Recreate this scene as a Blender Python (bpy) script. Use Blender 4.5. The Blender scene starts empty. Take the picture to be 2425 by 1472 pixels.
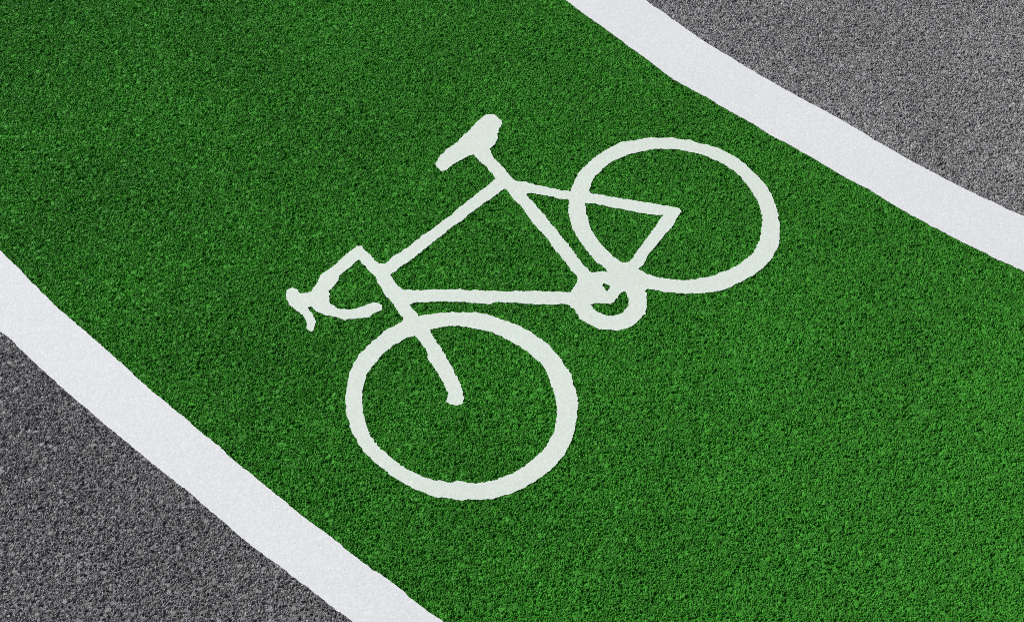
import bpy, math
import numpy as np
from mathutils import Vector

# ------------------------------------------------------------------ camera, sky, sun, exposure
scn = bpy.context.scene
SRC_W, SRC_H = 2425.0, 1472.0
F_PX = 4035.0                       # focal length in photograph pixels
DEP = math.radians(50.8)            # the camera looks down by this much
CAM_H = 3.565
cam_d = bpy.data.cameras.new("camera")
cam = bpy.data.objects.new("camera", cam_d)
scn.collection.objects.link(cam)
cam_d.sensor_width = 36.0
cam_d.lens = 36.0 * F_PX / SRC_W
cam_d.clip_start = 0.05
cam_d.clip_end = 2000.0
cam.location = (0.0, -CAM_H / math.tan(DEP), CAM_H)
cam.rotation_euler = (math.pi / 2 - DEP, 0.0, 0.0)
scn.camera = cam

SUN_ELEV = math.radians(41.0)
SUN_AZ = math.radians(-58.0)        # clockwise from +Y: the sun stands up-left of the picture
world = bpy.data.worlds.new("World")
scn.world = world
world.use_nodes = True
wn = world.node_tree.nodes
sky = wn.new("ShaderNodeTexSky")
sky.sky_type = 'NISHITA'
sky.sun_disc = False
sky.sun_elevation = SUN_ELEV
sky.sun_rotation = SUN_AZ
wn["Background"].inputs["Strength"].default_value = 0.05
pale = wn.new("ShaderNodeHueSaturation")       # a milky, whitish sky rather than a deep blue one
pale.inputs["Saturation"].default_value = 0.5
world.node_tree.links.new(sky.outputs[0], pale.inputs["Color"])
world.node_tree.links.new(pale.outputs[0], wn["Background"].inputs["Color"])

sun_d = bpy.data.lights.new("sun", 'SUN')
sun = bpy.data.objects.new("sun", sun_d)
scn.collection.objects.link(sun)
sun_d.energy = 4.3
sun_d.angle = math.radians(0.5)
sun_d.color = (1.0, 0.985, 0.965)
sdir = Vector((math.sin(SUN_AZ) * math.cos(SUN_ELEV), math.cos(SUN_AZ) * math.cos(SUN_ELEV), math.sin(SUN_ELEV)))
sun.rotation_euler = sdir.to_track_quat('Z', 'Y').to_euler()
sun.location = sdir * 20

scn.view_settings.view_transform = 'Standard'
scn.view_settings.look = 'None'
scn.view_settings.gamma = 1.0
scn.view_settings.use_curve_mapping = False
scn.view_settings.exposure = 0.0
scn.cycles.filter_width = 0.8       # a crisp lens
scn.cycles.use_denoising = False     # the denoiser would smear the grain of the asphalt
scn.cycles.use_adaptive_sampling = False

# ------------------------------------------------------------------ plan of the place (ground metres)
def ground(px, py):
    u = (px - SRC_W / 2) / F_PX
    v = (SRC_H / 2 - py) / F_PX
    dy = math.cos(DEP) + v * math.sin(DEP)
    dz = -math.sin(DEP) + v * math.cos(DEP)
    t = CAM_H / -dz
    return (u * t, -CAM_H / math.tan(DEP) + dy * t)

def trace(x0, y0, s, pts):
    return [ground(x0 + x / s, y0 + y / s) for x, y in pts]

A = lambda p: trace(650, 550, 5.8875, p)
B = lambda p: trace(1000, 250, 5.8875, p)
Cc = lambda p: trace(1300, 550, 5.8875, p)
D = lambda p: trace(1300, 300, 3.505, p)
E = lambda p: trace(780, 720, 2.944, p)
Fq = lambda p: trace(900, 400, 4.0417, p)
P = lambda p: trace(0, 0, 1.0, p)

OUTLINE = (
    B([(185,815),(205,765),(250,700),(330,620),(430,555),(500,495),(560,430),(640,365),(700,300),(760,230),(830,170),(920,115),
       (1000,130),(1050,165),(1105,215),(1118,265),(1100,300),(1070,325),(1055,400),(1050,460),(1020,520),(990,570),(945,610),
       (965,665),(1000,730),(1060,790),(1100,835),(1150,885),(1190,940),(1240,1000),(1290,1040),(1330,1060),(1440,1060),
       (1500,1085),(1600,1115),(1700,1130),(1800,1150),(1950,1185),(2070,1195),(2090,1130),(2115,1060),(2150,990),(2190,915),
       (2280,835)])
    + D([(350,280),(400,240),(480,190),(540,160),(600,128),(680,120),(760,105),(850,90),(950,95),(1030,92),(1100,105),(1180,115),
         (1260,145),(1330,155),(1400,178),(1480,215),(1560,260),(1600,290),(1650,330),(1700,380),(1750,430),(1800,490),(1840,545),
         (1860,590),(1885,650),(1900,710),(1912,780),(1920,830),(1918,900),(1915,960),(1895,1010),(1870,1070),(1830,1120),
         (1770,1180),(1700,1230),(1600,1285),(1520,1325),(1440,1360),(1360,1375),(1270,1383),(1150,1388),(1050,1383),(960,1375),
         (900,1358),(820,1348)])
    + Cc([(1345,820),(1365,870),(1362,940),(1368,1000),(1368,1060),(1350,1100),(1340,1140),(1290,1200),(1220,1270),(1150,1315),
          (1080,1345),(1010,1360),(940,1375),(840,1365),(740,1355),(700,1355),(640,1325),(570,1290),(500,1250),(440,1215),
          (410,1165),(370,1115),(340,1070),(300,1040),(270,1010),(210,1000),(130,1005),(50,1012)])
    + Fq([(1616,1300),(1520,1300),(1430,1297),(1340,1285),(1230,1280),(1130,1280),(1040,1298),(960,1290),(880,1287),(800,1277),
          (740,1275),(660,1272),(580,1265),(530,1270),(450,1275),(380,1277),(320,1280),(290,1300),(320,1345),(350,1375),(370,1405)])
    + E([(700,70),(780,62),(860,55),(950,60),(1010,58),(1080,65),(1150,85),(1220,115),(1290,135),(1350,165),(1420,205),(1470,240),
         (1525,275),(1560,320),(1610,375),(1640,430),(1690,490),(1700,550),(1720,605),(1733,670),(1735,700),(1728,760),(1725,820),
         (1710,880),(1690,950),(1670,1000),(1630,1060),(1590,1110),(1545,1160),(1490,1200),(1420,1245),(1350,1285),(1250,1325),
         (1150,1358),(1060,1365),(990,1360),(910,1368),(840,1355),(760,1350),(700,1330),(620,1300),(550,1265),(480,1225),(440,1200),
         (370,1145),(310,1095),(270,1060),(225,1010),(190,950),(155,890),(135,830),(118,760),(110,690),(112,620),(125,550),
         (130,500),(165,420),(210,350),(260,300),(320,245),(380,190),(440,160),(500,125)])
    + A([(1785,1225),(1790,1190),(1755,1160),(1720,1100),(1690,1050),(1640,990),(1590,930),(1550,880),(1520,820),(1480,760),
         (1430,690),(1420,640),(1385,600),(1330,560),(1295,510),(1250,455),(1205,420),(1180,385),(1150,400),(1110,435),(1050,490),
         (1000,530),(960,560),(915,600),(905,640),(880,690),(830,750),(765,820),(775,870),(768,930),(770,985),(830,1015),
         (860,1045),(920,1065),(1010,1075),(1070,1075),(1150,1060),(1220,1030),(1310,1000),(1400,965),(1450,990),(1490,1020),
         (1510,1075),(1450,1110),(1350,1155),(1320,1180),(1250,1195),(1150,1210),(1060,1215),(980,1228),(920,1205),(860,1190),
         (780,1170),(700,1155),(640,1130),(580,1100),(545,1065),(510,1038),(460,1050),(480,1085),(520,1120),(545,1180),(585,1240),
         (565,1310),(545,1370),(520,1385),(480,1360),(450,1330),(440,1225),(400,1175),(350,1120),(290,1090),(250,1050),(195,990),
         (160,940),(160,880),(170,800),(250,770),(330,805),(345,835),(380,850),(470,840),(520,815),(550,760),(600,700),(640,600),
         (710,545),(740,540),(800,490),(870,430),(950,360),(1020,300),(1060,260),(1120,215),(1150,190),(1220,195),(1250,235),
         (1285,270),(1330,310),(1370,350),(1400,390),(1440,425),(1480,440),(1540,440),(1590,410),(1640,345),(1700,315),(1770,275),
         (1800,240),(1860,215),(1900,180),(1960,120),(2020,80)])
    + Fq([(431,620),(500,575),(560,530),(610,490),(680,440),(740,385),(820,325),(900,255),(970,205),(1020,170),(1060,135)])
    + B([(1011,1026),(1012,1000),(985,970),(950,930),(910,880),(870,835),(810,780),(760,730),(710,690),(640,715),(550,760),
         (480,800),(420,830),(370,875),(330,910),(260,912),(220,870),(190,830)]))

HOLES = [
    Fq([(1190,195),(1140,225),(1060,290),(1000,330),(920,385),(850,440),(780,500),(700,550),(620,620),(550,670),(490,720),(430,770),
        (370,810),(290,880),(210,930),(140,985),(100,1018),(120,1050),(160,1100),(210,1150),(260,1155),(340,1160),(420,1158),
        (500,1155),(600,1158),(660,1150),(760,1150),(850,1160),(900,1158),(1000,1165),(1100,1165),(1250,1170),(1330,1165),
        (1400,1172),(1500,1165),(1600,1175),(1700,1172),(1830,1182),(1845,1140),(1880,1090),(1898,1050),(1880,1020),(1830,975),
        (1800,935),(1780,900),(1740,850),(1690,795),(1640,735),(1600,670),(1550,610),(1500,560),(1450,505),(1400,430),(1350,360),
        (1290,305),(1240,245),(1210,200)]),
    Fq([(1410,235),(1400,250),(1440,290),(1480,330),(1500,360),(1560,425),(1620,500),(1680,570),(1740,650),(1820,745),(1880,830),
        (1940,910),(1980,950),(2020,990),(2060,985),(2110,980),(2170,985),(2160,965),(2120,930),(2070,890),(2020,830),(1950,750),
        (1900,670),(1850,590),(1825,510),(1808,450),(1808,390),(1795,360),(1812,310),(1790,295),(1720,290),(1650,268),(1560,255),
        (1470,235)]),
    D([(303,640),(350,640),(450,655),(560,680),(640,695),(730,710),(830,730),(945,738),(915,780),(880,840),(830,900),(780,970),
       (740,1020),(690,1090),(660,1120),(610,1128),(570,1105),(520,1060),(460,1005),(420,955),(370,890),(335,800),(312,720)]),
    D([(330,530),(350,555),(430,565),(480,575),(560,590),(640,603),(720,610),(780,625),(850,635),(940,650),(1000,660),(1080,678),
       (1100,705),(1080,740),(1050,790),(1010,850),(970,885),(930,940),(880,1000),(820,1070),(790,1130),(750,1185),(780,1205),
       (860,1240),(960,1262),(1050,1268),(1120,1275),(1210,1265),(1280,1250),(1350,1240),(1420,1215),(1490,1190),(1560,1150),
       (1620,1110),(1680,1060),(1720,1000),(1740,950),(1760,880),(1765,800),(1765,740),(1750,660),(1720,600),(1690,545),(1640,480),
       (1590,420),(1530,370),(1450,315),(1380,280),(1310,250),(1240,230),(1150,208),(1060,190),(960,188),(860,190),(780,205),
       (700,225),(640,240),(570,270),(500,305),(440,360),(400,400),(370,430),(360,460),(340,510)]),
    Cc([(735,745),(765,715),(800,728),(850,745),(835,785),(812,820),(780,790)]),
    Cc([(585,1015),(650,990),(740,990),(870,1000),(915,970),(930,940),(965,920),(980,875),(1040,830),(1065,830),(1095,890),
        (1110,950),(1105,1040),(1060,1080),(1020,1115),(980,1140),(900,1160),(820,1162),(750,1140),(680,1110),(620,1065)]),
    E([(700,180),(760,165),(850,155),(950,160),(1030,175),(1130,195),(1200,230),(1260,260),(1320,295),(1380,335),(1420,370),
       (1470,410),(1510,470),(1540,540),(1560,610),(1580,680),(1588,740),(1582,820),(1565,890),(1530,960),(1490,1015),(1430,1070),
       (1380,1110),(1310,1160),(1240,1195),(1150,1225),(1060,1245),(990,1248),(940,1238),(890,1232),(840,1245),(790,1235),
       (730,1225),(640,1195),(560,1160),(500,1120),(430,1065),(360,1010),(330,970),(290,920),(260,850),(240,780),(230,700),
       (230,630),(245,560),(265,490),(300,440),(350,375),(400,330),(450,290),(520,245),(595,222),(630,260),(680,330),(690,390),
       (720,430),(760,490),(800,560),(825,620),(815,680),(850,700),(890,708),(925,695),(938,665),(930,610),(910,540),(870,470),
       (830,390),(780,310),(730,230)]),
]

def q(x0, y0, pts): return trace(x0, y0, 4.85, pts)
RIGHT_OUTER = (
    q(1300,0,[(1110,0),(1200,80),(1290,125),(1400,215),(1480,265),(1580,340),(1680,410),(1780,480),(1880,540),(2000,615),(2100,665),
              (2180,725),(2290,785),(2425,868)])
    + q(1700,150,[(600,205),(750,290),(900,370),(1000,430),(1150,505),(1250,560),(1400,640),(1530,720),(1680,805),(1800,885),
                  (1950,965),(2100,1055),(2250,1140),(2425,1228)])
    + q(1925,380,[(1500,205),(1650,280),(1800,355),(1950,430),(2100,495),(2250,570),(2425,640)]))
RIGHT_INNER = (
    q(1300,0,[(190,0),(330,110),(480,215),(600,300),(720,390),(850,480),(960,570),(1080,650),(1220,755),(1380,880),(1440,920),
              (1560,985),(1700,1065),(1850,1140),(2000,1235),(2150,1320),(2300,1400),(2370,1440)])
    + q(1700,150,[(620,835),(770,910),(930,1000),(1080,1085),(1230,1175),(1400,1275),(1560,1365)])
    + q(1925,380,[(640,328),(700,370),(850,465),(1000,555),(1150,640),(1270,700),(1350,750),(1480,810),(1600,880),(1700,930),
                  (1850,1005),(2000,1075),(2130,1145),(2250,1190),(2350,1240),(2425,1275)]))
LEFT_INNER = (
    q(0,570,[(0,110),(80,190),(170,275),(240,345),(310,415),(370,490),(420,525),(470,585),(530,635),(600,710),(680,785),(770,860),
             (860,940),(960,1020),(1060,1110),(1150,1185),(1240,1270),(1350,1365)])
    + q(100,770,[(965,485),(1030,550),(1130,640),(1220,720),(1330,815),(1440,900),(1550,990),(1660,1080),(1750,1165),(1850,1245),
                 (1950,1325),(2030,1385)])
    + q(350,970,[(877,480),(960,550),(1050,630),(1160,710),(1240,780),(1350,870),(1440,945),(1550,1030),(1650,1115),(1750,1195),
                 (1860,1280),(1960,1350)])
    + q(600,1172,[(877,470),(960,530),(1060,615),(1160,695),(1270,780),(1380,860),(1500,935),(1620,1020),(1720,1100),(1800,1175),
                  (1900,1250),(2000,1330),(2100,1395),(2185,1455)]))
LEFT_OUTER = (
    q(0,570,[(0,1035),(60,1085),(140,1140),(230,1245),(330,1330),(400,1400)])
    + q(100,770,[(-15,497),(100,600),(200,690),(290,775),(360,830),(460,915),(560,1000),(660,1090),(770,1180),(880,1270),(980,1350),
                 (1060,1420)])
    + q(350,970,[(-90,500),(0,575),(100,655),(200,735),(320,830),(420,900),(520,985),(610,1065),(720,1160),(830,1255),(930,1330),
                 (1010,1410)])
    + q(600,1172,[(-120,500),(0,600),(120,685),(250,775),(380,870),(500,970),(620,1050),(740,1150),(860,1245),(980,1335),(1080,1400),
                  (1150,1455)]))

def extended(edge):
    """the edge as y(x), carried on straight beyond both ends"""
    e = np.array(edge)
    e = e[np.argsort(e[:, 0])]
    def ray(i, j):
        d = e[j] - e[i]
        return e[j] + d / abs(d[0]) * 60.0
    n = min(14, len(e) - 1)
    return np.vstack([ray(n, 0), e, ray(-1 - n, -1)])
EDGES = {k: extended(v) for k, v in (("ro", RIGHT_OUTER), ("ri", RIGHT_INNER), ("li", LEFT_INNER), ("lo", LEFT_OUTER))}

# ------------------------------------------------------------------ numeric helpers
rng = np.random.default_rng(7)
TAB = rng.random((8, 512, 512)).astype(np.float32)

def hashed(ix, iy, k): return TAB[k, ix & 511, iy & 511]

def noise(X, Y, size, k):
    gx, gy = X / size + 100.0, Y / size + 100.0
    ix, iy = np.floor(gx).astype(np.int32), np.floor(gy).astype(np.int32)
    fx, fy = (gx - ix).astype(np.float32), (gy - iy).astype(np.float32)
    fx = fx * fx * (3 - 2 * fx); fy = fy * fy * (3 - 2 * fy)
    a = hashed(ix, iy, k) * (1 - fx) + hashed(ix + 1, iy, k) * fx
    b = hashed(ix, iy + 1, k) * (1 - fx) + hashed(ix + 1, iy + 1, k) * fx
    return (a * (1 - fy) + b * fy) * 2 - 1

def stones(X, Y, pitch, rise, flat, steep, tilt, present, seed):
    """heights and random tones of packed angular stones with worn, slightly tilted tops and steep flanks"""
    gx, gy = X / pitch + 3000.0, Y / pitch + 3000.0
    ix, iy = np.floor(gx).astype(np.int32), np.floor(gy).astype(np.int32)
    gx = (gx - ix).astype(np.float32); gy = (gy - iy).astype(np.float32)
    H = np.full(X.shape, -1.0, np.float32); T = np.zeros(X.shape, np.float32)
    for ox in (-1, 0, 1):
        for oy in (-1, 0, 1):
            cx, cy = ix + ox + seed * 37, iy + oy + seed * 61
            dx = gx - ox - hashed(cx, cy, 0)
            dy = gy - oy - hashed(cx, cy, 1)
            st = 1.0 + 1.1 * (hashed(cx, cy, 5) - 0.5)      # some stones are long, some wide
            r = np.sqrt(dx * dx * st + dy * dy / st)
            h = rise * (hashed(cx, cy, 2) - 0.5) - steep * pitch * np.maximum(r - flat, 0)
            h += tilt * pitch * ((hashed(cx, cy, 3) - 0.5) * dx + (hashed(cx, cy, 4) - 0.5) * dy)
            if present < 1.0:
                h = np.where(hashed(cx, cy, 6) < present, h, np.float32(-1.0))
            m = h > H
            H = np.where(m, h, H); T = np.where(m, hashed(cx, cy, 7), T)
    return H, T

def relief(X, Y):
    H, T = stones(X, Y, 0.0033, 0.0012, 0.36, 2.4, 1.15, 0.81, 1)
    T = np.where(T > 0.93, 0.72 + 4.0 * (T - 0.93), 0.10 + 0.52 * T)       # a few pale chips
    h2, t2 = stones(X, Y, 0.0085, 0.0008, 0.28, 1.4, 0.6, 0.34, 5)
    h3, t3 = stones(X, Y, 0.0200, 0.0006, 0.27, 1.4, 0.25, 0.16, 11)
    m = h2 > H
    H = np.where(m, h2, H); T = np.where(m, 0.08 + 0.62 * t2, T)
    m = h3 > H
    H = np.where(m, h3, H); T = np.where(m, 0.15 + 0.45 * t3, T)
    pits = noise(X, Y, 0.012, 1) * 0.6 + noise(X, Y, 0.030, 2) * 0.4
    H = H - 0.0090 * np.clip(-pits - 0.34, 0, 1)
    for pitch, radius, share, seed in ((0.0155, 0.0024, 0.55, 17), (0.038, 0.0042, 0.5, 23)):   # here and there stones have come out
        hole, _ = stones(X, Y, pitch, radius, 0.0, 1.0, 0.0, share, seed)
        H = H - 0.0065 * np.clip((hole + radius + 0.0012 * noise(X, Y, 0.003, 6)) / 0.0009, 0, 1)
    H += 0.0004 * noise(X, Y, 0.06, 3)
    return np.maximum(H, -0.0065), T

# ------------------------------------------------------------------ materials
def mat(name, dark, light, rough, spec, bump, grain=0.0046, patch=0.12, vary=1.0):
    m = bpy.data.materials.new(name); m.use_nodes = True
    nt = m.node_tree; N = nt.nodes; L = nt.links
    b = N["Principled BSDF"]
    co = N.new("ShaderNodeNewGeometry")
    at = N.new("ShaderNodeAttribute"); at.attribute_name = "tone"
    ramp = N.new("ShaderNodeValToRGB")
    ramp.color_ramp.elements[0].color = (*dark, 1); ramp.color_ramp.elements[1].color = (*light, 1)
    ramp.color_ramp.elements[0].position = 0.0; ramp.color_ramp.elements[1].position = 1.0
    # slow wear patches: where the surface is more worn or dirtier
    wear = N.new("ShaderNodeTexNoise"); wear.inputs["Scale"].default_value = 2.2; wear.inputs["Detail"].default_value = 5
    L.new(co.outputs["Position"], wear.inputs["Vector"])
    mr = N.new("ShaderNodeMapRange")
    mr.inputs["From Min"].default_value = 0.3; mr.inputs["From Max"].default_value = 0.7
    mr.inputs["To Min"].default_value = 1 - patch; mr.inputs["To Max"].default_value = 1 + patch
    L.new(wear.outputs["Fac"], mr.inputs["Value"])
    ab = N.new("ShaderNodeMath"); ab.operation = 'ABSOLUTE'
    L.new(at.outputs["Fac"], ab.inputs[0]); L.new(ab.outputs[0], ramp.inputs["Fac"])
    mul = N.new("ShaderNodeVectorMath"); mul.operation = 'SCALE'
    L.new(ramp.outputs["Color"], mul.inputs[0]); L.new(mr.outputs["Result"], mul.inputs["Scale"])
    L.new(mul.outputs["Vector"], b.inputs["Base Color"])
    b.inputs["Roughness"].default_value = rough
    b.inputs["Specular IOR Level"].default_value = spec
    if bump:                                        # only the plain outer ground (negative tone) needs bumped grain
        far = N.new("ShaderNodeMath"); far.operation = 'LESS_THAN'; far.inputs[1].default_value = -0.1
        L.new(at.outputs["Fac"], far.inputs[0])
        st = N.new("ShaderNodeMath"); st.operation = 'MULTIPLY'; st.inputs[1].default_value = bump
        L.new(far.outputs[0], st.inputs[0])
        vo = N.new("ShaderNodeTexVoronoi"); vo.inputs["Scale"].default_value = 1 / grain
        L.new(co.outputs["Position"], vo.inputs["Vector"])
        bp = N.new("ShaderNodeBump"); bp.inputs["Distance"].default_value = 0.004
        bp.invert = True
        L.new(st.outputs[0], bp.inputs["Strength"])
        L.new(vo.outputs["Distance"], bp.inputs["Height"]); L.new(bp.outputs["Normal"], b.inputs["Normal"])
    return m

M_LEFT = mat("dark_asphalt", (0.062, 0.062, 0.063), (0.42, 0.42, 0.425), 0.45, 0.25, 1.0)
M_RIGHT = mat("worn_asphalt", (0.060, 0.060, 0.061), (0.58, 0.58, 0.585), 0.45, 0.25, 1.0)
M_GREEN = mat("green_lane_paint", (0.017, 0.095, 0.008), (0.083, 0.43, 0.040), 0.45, 0.12, 1.0)
M_LINE = mat("white_line_paint", (0.65, 0.66, 0.675), (0.81, 0.82, 0.835), 0.6, 0.3, 0, patch=0.02)
M_SYMBOL = mat("white_symbol_paint", (0.61, 0.68, 0.61), (0.75, 0.82, 0.75), 0.6, 0.3, 0, patch=0.02)

# ------------------------------------------------------------------ mesh builders
def link(name, V, faces, m, tone=None, parent=None):
    """faces: list of (n,3) or (n,4) index arrays"""
    me = bpy.data.meshes.new(name)
    me.vertices.add(len(V)); me.vertices.foreach_set("co", V.astype(np.float32).ravel())
    faces = [f for f in faces if len(f)]
    loops = np.concatenate([f.ravel() for f in faces]).astype(np.int32)
    sizes = np.concatenate([np.full(len(f), f.shape[1], np.int32) for f in faces])
    starts = np.concatenate([[0], np.cumsum(sizes)[:-1]]).astype(np.int32)
    me.loops.add(len(loops)); me.loops.foreach_set("vertex_index", loops)
    me.polygons.add(len(sizes)); me.polygons.foreach_set("loop_start", starts); me.polygons.foreach_set("loop_total", sizes)
    if tone is not None:
        a = me.attributes.new("tone", 'FLOAT', 'POINT'); a.data.foreach_set("value", tone.astype(np.float32))
    me.update(calc_edges=True)
    me.polygons.foreach_set("use_smooth", np.zeros(len(sizes), bool))
    me.materials.append(m)
    o = bpy.data.objects.new(name, me); scn.collection.objects.link(o)
    if parent is not None: o.parent = parent
    return o

def clip(X, Y, Z, T, S, keep=None, skirt=0.005):
    """the part of a height grid where S > 0, cut exactly along S = 0, its cut edge turned down as a skirt"""
    nx, ny = X.shape
    idx = np.arange(nx * ny, dtype=np.int64).reshape(nx, ny)
    c = np.stack([idx[:-1, :-1], idx[1:, :-1], idx[1:, 1:], idx[:-1, 1:]], -1).reshape(-1, 4)
    if keep is not None: c = c[keep.ravel()]
    Sf = S.ravel(); Pf = np.stack([X.ravel(), Y.ravel(), Z.ravel(), T.ravel()], -1).astype(np.float64)
    ins = (Sf[c] > 0).sum(1)
    quads = c[ins == 4]
    mix = c[(ins > 0) & (ins < 4)]
    tris = np.concatenate([mix[:, [0, 1, 2]], mix[:, [0, 2, 3]]]) if len(mix) else np.zeros((0, 3), np.int64)
    extra, base = [], nx * ny
    tri_out, quad_out, sk = [], [], []
    k = (Sf[tris] > 0).sum(1) if len(tris) else np.zeros(0)
    tri_out.append(tris[k == 3])
    def cutpt(a, b):
        sa, sb = Sf[a], Sf[b]; t = (sa / (sa - sb))[:, None]
        return Pf[a] * (1 - t) + Pf[b] * t
    for want in (1, 2):
        for r in range(3):
            sel = tris[k == want] if len(tris) else tris
            if not len(sel): continue
            a, b, d = sel[:, r], sel[:, (r + 1) % 3], sel[:, (r + 2) % 3]
            m = (Sf[a] > 0) == (want == 1)
            m &= ((Sf[b] > 0) != (want == 1)) & ((Sf[d] > 0) != (want == 1))
            a, b, d = a[m], b[m], d[m]; n = len(a)
            if not n: continue
            p1, p2 = cutpt(a, b), cutpt(a, d)
            lo1, lo2 = p1.copy(), p2.copy(); lo1[:, 2] -= skirt; lo2[:, 2] -= skirt
            i1 = base + np.arange(n); i2 = i1 + n; i3 = i2 + n; i4 = i3 + n; base += 4 * n
            extra += [p1, p2, lo1, lo2]
            if want == 1:
                tri_out.append(np.stack([a, i1, i2], -1)); sk.append(np.stack([i2, i1, i3, i4], -1))
            else:
                quad_out.append(np.stack([i1, b, d, i2], -1)); sk.append(np.stack([i1, i2, i4, i3], -1))
    V = np.vstack([Pf] + extra) if extra else Pf
    tri = np.concatenate(tri_out); quad = np.concatenate([quads] + quad_out + sk)
    return V, tri, quad

def compact(V, fs):
    used = np.zeros(len(V), bool)
    for f in fs: used[f.ravel()] = True
    re = np.cumsum(used) - 1
    return V[used], [re[f] for f in fs]

def sheet(name, V, tri, quad, m, parent=None):
    V, (t, qd) = compact(V, [tri, quad])
    return link(name, V[:, :3], [t, qd], m, V[:, 3], parent)

# ------------------------------------------------------------------ the sheets
STEP = 0.00128
_c = [ground(px, py) for px in (0, SRC_W) for py in (0, SRC_H)]
X0, X1 = -1.80, 1.80
Y0, Y1 = min(c[1] for c in _c) - 0.15, max(c[1] for c in _c) + 0.15
nx, ny = int((X1 - X0) / STEP) + 1, int((Y1 - Y0) / STEP) + 1
gx = np.linspace(X0, X1, nx); gy = np.linspace(Y0, Y1, ny)
X, Y = np.meshgrid(gx, gy, indexing='ij')
Hs, Ts = relief(X, Y)

def around(a, b, lo, hi, step):
    return np.concatenate([np.linspace(lo, a, int((a - lo) / step) + 1)[:-1], np.linspace(a, b, int((b - a) / step) + 1),
                           np.linspace(b, hi, int((hi - b) / step) + 1)[1:]])
def outside(xs, ys, x0, x1, y0, y1):
    mx, my = (xs[:-1] + xs[1:]) / 2, (ys[:-1] + ys[1:]) / 2
    return ~(((mx > x0) & (mx < x1))[:, None] & ((my > y0) & (my < y1))[None, :])

def edge_fields(X, Y, ragged=True):
    s = {}
    for i, k in enumerate(("ro", "ri", "li", "lo")):
        e = EDGES[k]
        s[k] = ((Y - np.interp(X, e[:, 0], e[:, 1])) * 0.78).astype(np.float32)
        if ragged:
            s[k] += 0.0013 * noise(X, Y, 0.013, i) + 0.0010 * noise(X, Y, 0.005, i + 3)
    return s

def regions(s):
    return {"right_road": s["ro"], "right_line": np.minimum(s["ri"], -s["ro"]), "lane": np.minimum(s["li"], -s["ri"]),
            "left_line": np.minimum(s["lo"], -s["li"]), "left_road": -s["lo"]}

R = regions(edge_fields(X, Y))

def painted(H):
    """a thick coat of white paint: the grain below only shows faintly"""
    f = H.copy()
    f[1:-1, 1:-1] = (f[1:-1, 1:-1] * 4 + f[:-2, 1:-1] + f[2:, 1:-1] + f[1:-1, :-2] + f[1:-1, 2:]) / 8
    return 0.034 * f + 0.0012
Hpaint = painted(Hs)

# the ground round the finely modelled part, in two coarser steps
RX0, RX1, RY0, RY1 = X0 - 0.8, X1 + 0.8, Y0 - 0.6, Y1 + 0.8
rxs, rys = around(X0, X1, RX0, RX1, 0.0018), around(Y0, Y1, RY0, RY1, 0.0018)
keep_r = outside(rxs, rys, X0, X1, Y0, Y1)
RX, RY = np.meshgrid(rxs, rys, indexing='ij')
RH, RT = relief(RX, RY)
RP = painted(RH)
RR = regions(edge_fields(RX, RY))
cxs, cys = around(RX0, RX1, -14, 14, 0.05), around(RY0, RY1, -14, 14, 0.05)
keep_c = outside(cxs, cys, RX0, RX1, RY0, RY1)
CX, CY = np.meshgrid(cxs, cys, indexing='ij')
RC = regions(edge_fields(CX, CY, False))

_b = np.array(OUTLINE); sym_x = (_b[:, 0].min() - 0.03, _b[:, 0].max() + 0.03); sym_y = (_b[:, 1].min() - 0.03, _b[:, 1].max() + 0.03)
def polygon_field(polys, gx, gy, reach=0.02):
    """signed distance to closed outlines on a grid, positive inside (even-odd)"""
    nx, ny = len(gx), len(gy)
    dist = np.full((nx, ny), reach, np.float32); cnt = np.zeros((nx + 1, ny), np.int32)
    for poly in polys:
        p = np.array(poly); n = np.roll(p, -1, 0)
        for (ax, ay), (bx, by) in zip(p, n):
            i0, i1 = np.searchsorted(gx, (min(ax, bx) - reach, max(ax, bx) + reach))
            j0, j1 = np.searchsorted(gy, (min(ay, by) - reach, max(ay, by) + reach))
            xx, yy = gx[i0:i1, None] - ax, gy[None, j0:j1] - ay
            ex, ey = bx - ax, by - ay
            t = np.clip((xx * ex + yy * ey) / max(ex * ex + ey * ey, 1e-12), 0, 1)
            dist[i0:i1, j0:j1] = np.minimum(dist[i0:i1, j0:j1], np.hypot(xx - t * ex, yy - t * ey))
            if ay != by:
                j0, j1 = np.searchsorted(gy, (min(ay, by), max(ay, by)))
                if j1 > j0:
                    xc = ax + (gy[j0:j1] - ay) / ey * ex
                    np.add.at(cnt, (np.searchsorted(gx, xc), np.arange(j0, j1)), 1)
    inside = (np.cumsum(cnt, 0)[:-1] & 1) == 1
    return np.where(inside, dist, -dist)

i0, i1 = np.searchsorted(gx, sym_x); j0, j1 = np.searchsorted(gy, sym_y)
SY = np.full(X.shape, -0.02, np.float32)
sub = (slice(i0, i1), slice(j0, j1))
SYM = polygon_field([OUTLINE] + HOLES, gx[i0:i1], gy[j0:j1])
SYM = SYM - 0.0006 + 0.0018 * noise(X[sub], Y[sub], 0.010, 4) + 0.0015 * noise(X[sub], Y[sub], 0.0040, 6)
SY[sub] = SYM

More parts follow.
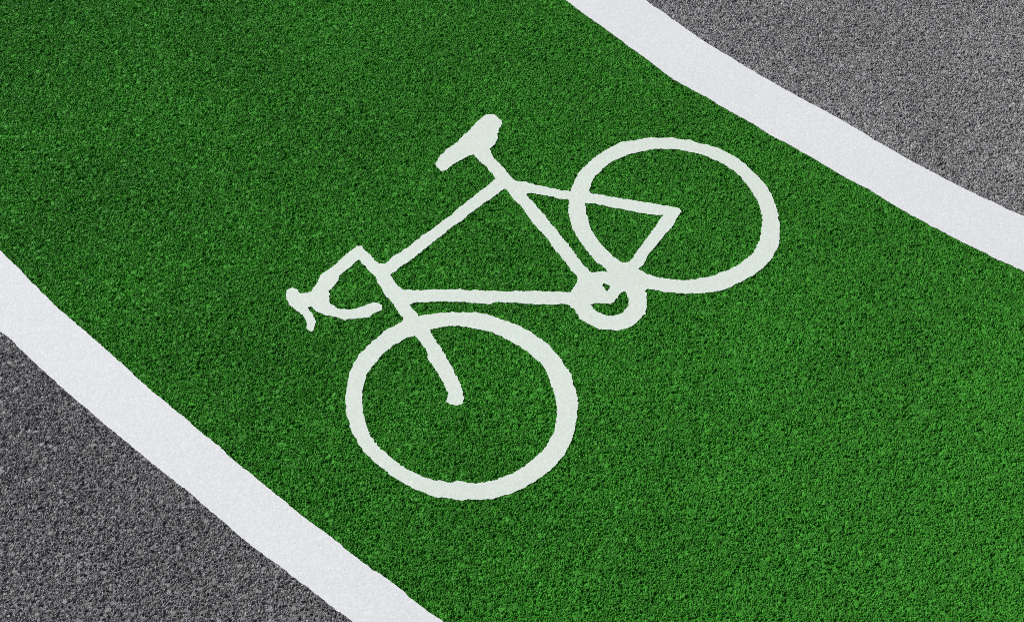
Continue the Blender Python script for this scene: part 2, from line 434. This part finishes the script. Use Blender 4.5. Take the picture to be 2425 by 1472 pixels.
def stitch(Va, Vb, box):
    """slivers that sew two neighbouring stretches of a sheet together, one on each side of the box they meet at"""
    n0, out = len(Va), []
    for ax, val in ((0, box[0]), (0, box[1]), (1, box[2]), (1, box[3])):
        fa = np.where(np.abs(Va[:, ax] - val) < 1e-6)[0]; cb = np.where(np.abs(Vb[:, ax] - val) < 1e-6)[0]
        if len(cb) < 2 or not len(fa): continue
        cb = cb[np.argsort(Vb[cb, 1 - ax], kind='stable')]
        a, b = cb[len(cb) // 2 - 1], cb[len(cb) // 2]
        f = fa[np.argmin(np.abs(Va[fa, 1 - ax] - (Vb[a, 1 - ax] + Vb[b, 1 - ax]) / 2))]
        out.append((a + n0, b + n0, f))
    return np.array(out, np.int64).reshape(-1, 3)

def full_sheet(name, key, m, Z, ZR, zc, S=None, kind='structure'):
    parts = [clip(X, Y, Z, Ts, R[key] if S is None else S), clip(RX, RY, ZR, RT, RR[key], keep_r),
             clip(CX, CY, np.full(CX.shape, zc), np.full(CX.shape, -0.2), RC[key], keep_c)]  # darker tone painted in for the shade between stones that flat ground lacks
    done = None
    for p, box in zip(parts, (None, (X0, X1, Y0, Y1), (RX0, RX1, RY0, RY1))):
        V, (t, qd) = compact(p[0], p[1:])
        if done is None: done = (V, t, qd); continue
        n = len(done[0])
        done = (np.vstack([done[0], V]), np.concatenate([done[1], t + n, stitch(done[0], V, box)]), np.concatenate([done[2], qd + n]))
    o = sheet(name, *done, m)
    if kind: o["kind"] = kind
    return o

ground_v = np.array([(-300, -300, -0.012), (300, -300, -0.012), (300, 300, -0.012), (-300, 300, -0.012)], float)
g = link("ground", ground_v, [np.array([[0, 1, 2, 3]])], M_LEFT, np.full(4, -0.2)); g["kind"] = "structure"  # same darkened tone, replacing shade between unmodelled stones
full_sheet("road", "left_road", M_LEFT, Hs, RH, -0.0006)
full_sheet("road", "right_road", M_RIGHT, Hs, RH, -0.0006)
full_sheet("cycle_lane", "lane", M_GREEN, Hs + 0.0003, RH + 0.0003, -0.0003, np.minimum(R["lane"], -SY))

def tag(o, label, cat, group=None):
    o["label"] = label; o["category"] = cat
    if group: o["group"] = group

GRP = "white edge lines of the cycle lane"
tag(full_sheet("edge_line", "right_line", M_LINE, Hpaint, RP, 0.0012, kind=None),
    "white painted edge line between the green lane and the lighter grey asphalt at upper right", "road marking", GRP)
tag(full_sheet("edge_line", "left_line", M_LINE, Hpaint, RP, 0.0012, kind=None),
    "white painted edge line between the green lane and the darker grey asphalt at lower left", "road marking", GRP)

# the bicycle symbol, one thing of several painted parts
root = bpy.data.objects.new("bicycle_symbol", None); scn.collection.objects.link(root)
root.empty_display_size = 0.2
tag(root, "white painted bicycle symbol with ragged edges lying tilted on the green cycle lane", "bicycle symbol")

def strip(pts, hw):
    p = np.array(P(pts)); poly = []
    d = np.diff(p, axis=0); d /= np.linalg.norm(d, axis=1)[:, None]
    t = np.vstack([d[:1], (d[:-1] + d[1:]) / 2, d[-1:]]); t /= np.linalg.norm(t, axis=1)[:, None]
    nrm = np.stack([-t[:, 1], t[:, 0]], -1) * hw
    return [tuple(v) for v in np.vstack([p + nrm, (p - nrm)[::-1]])]
def oval(cx, cy, rx, ry, n=48):
    return P([(cx + rx * math.cos(2 * math.pi * i / n), cy + ry * math.sin(2 * math.pi * i / n)) for i in range(n)])

ZONES = [                                   # which piece of the symbol each bit of paint belongs to, first match wins
    ("chainring", [oval(1447, 712, 88, 73)]),
    ("fork", [strip([(838, 570), (905, 650), (968, 748), (1010, 800), (1050, 870), (1082, 975)], 0.026)]),
    ("frame", [strip([(1182, 432), (917, 640)], 0.024), strip([(1183, 410), (1400, 690)], 0.027), strip([(1210, 437), (1640, 508)], 0.021),
               strip([(1612, 470), (1500, 650)], 0.030), strip([(945, 702), (1375, 706)], 0.024)]),
    ("wheel", [oval(1094, 962, 290, 240)]),
    ("wheel", [oval(1597, 510, 265, 205)]),
    ("seat_post", [strip([(1128, 352), (1195, 430)], 0.032)]),
    ("saddle", [oval(1120, 340, 130, 90)]),
    ("handlebar", [oval(780, 680, 140, 130)]),
]
zx, zy = gx[i0:i1], gy[j0:j1]
owner = np.full(SYM.shape, -1, np.int32); best = np.full(SYM.shape, -9.0, np.float32); near = np.zeros(SYM.shape, np.int32)
for zi, (zn, polys) in enumerate(ZONES):
    f = np.max([polygon_field([pl], zx, zy, 0.03) for pl in polys], axis=0)
    owner = np.where((owner < 0) & (f > 0), zi, owner)
    near = np.where(f > best, zi, near); best = np.maximum(best, f)
owner = np.where(owner < 0, near, owner)
cell_owner = owner[:-1, :-1]
for zi, (zn, polys) in enumerate(ZONES):
    sheet(zn, *clip(X[sub], Y[sub], Hpaint[sub] + 0.0003, Ts[sub], SYM, cell_owner == zi), M_SYMBOL, root)
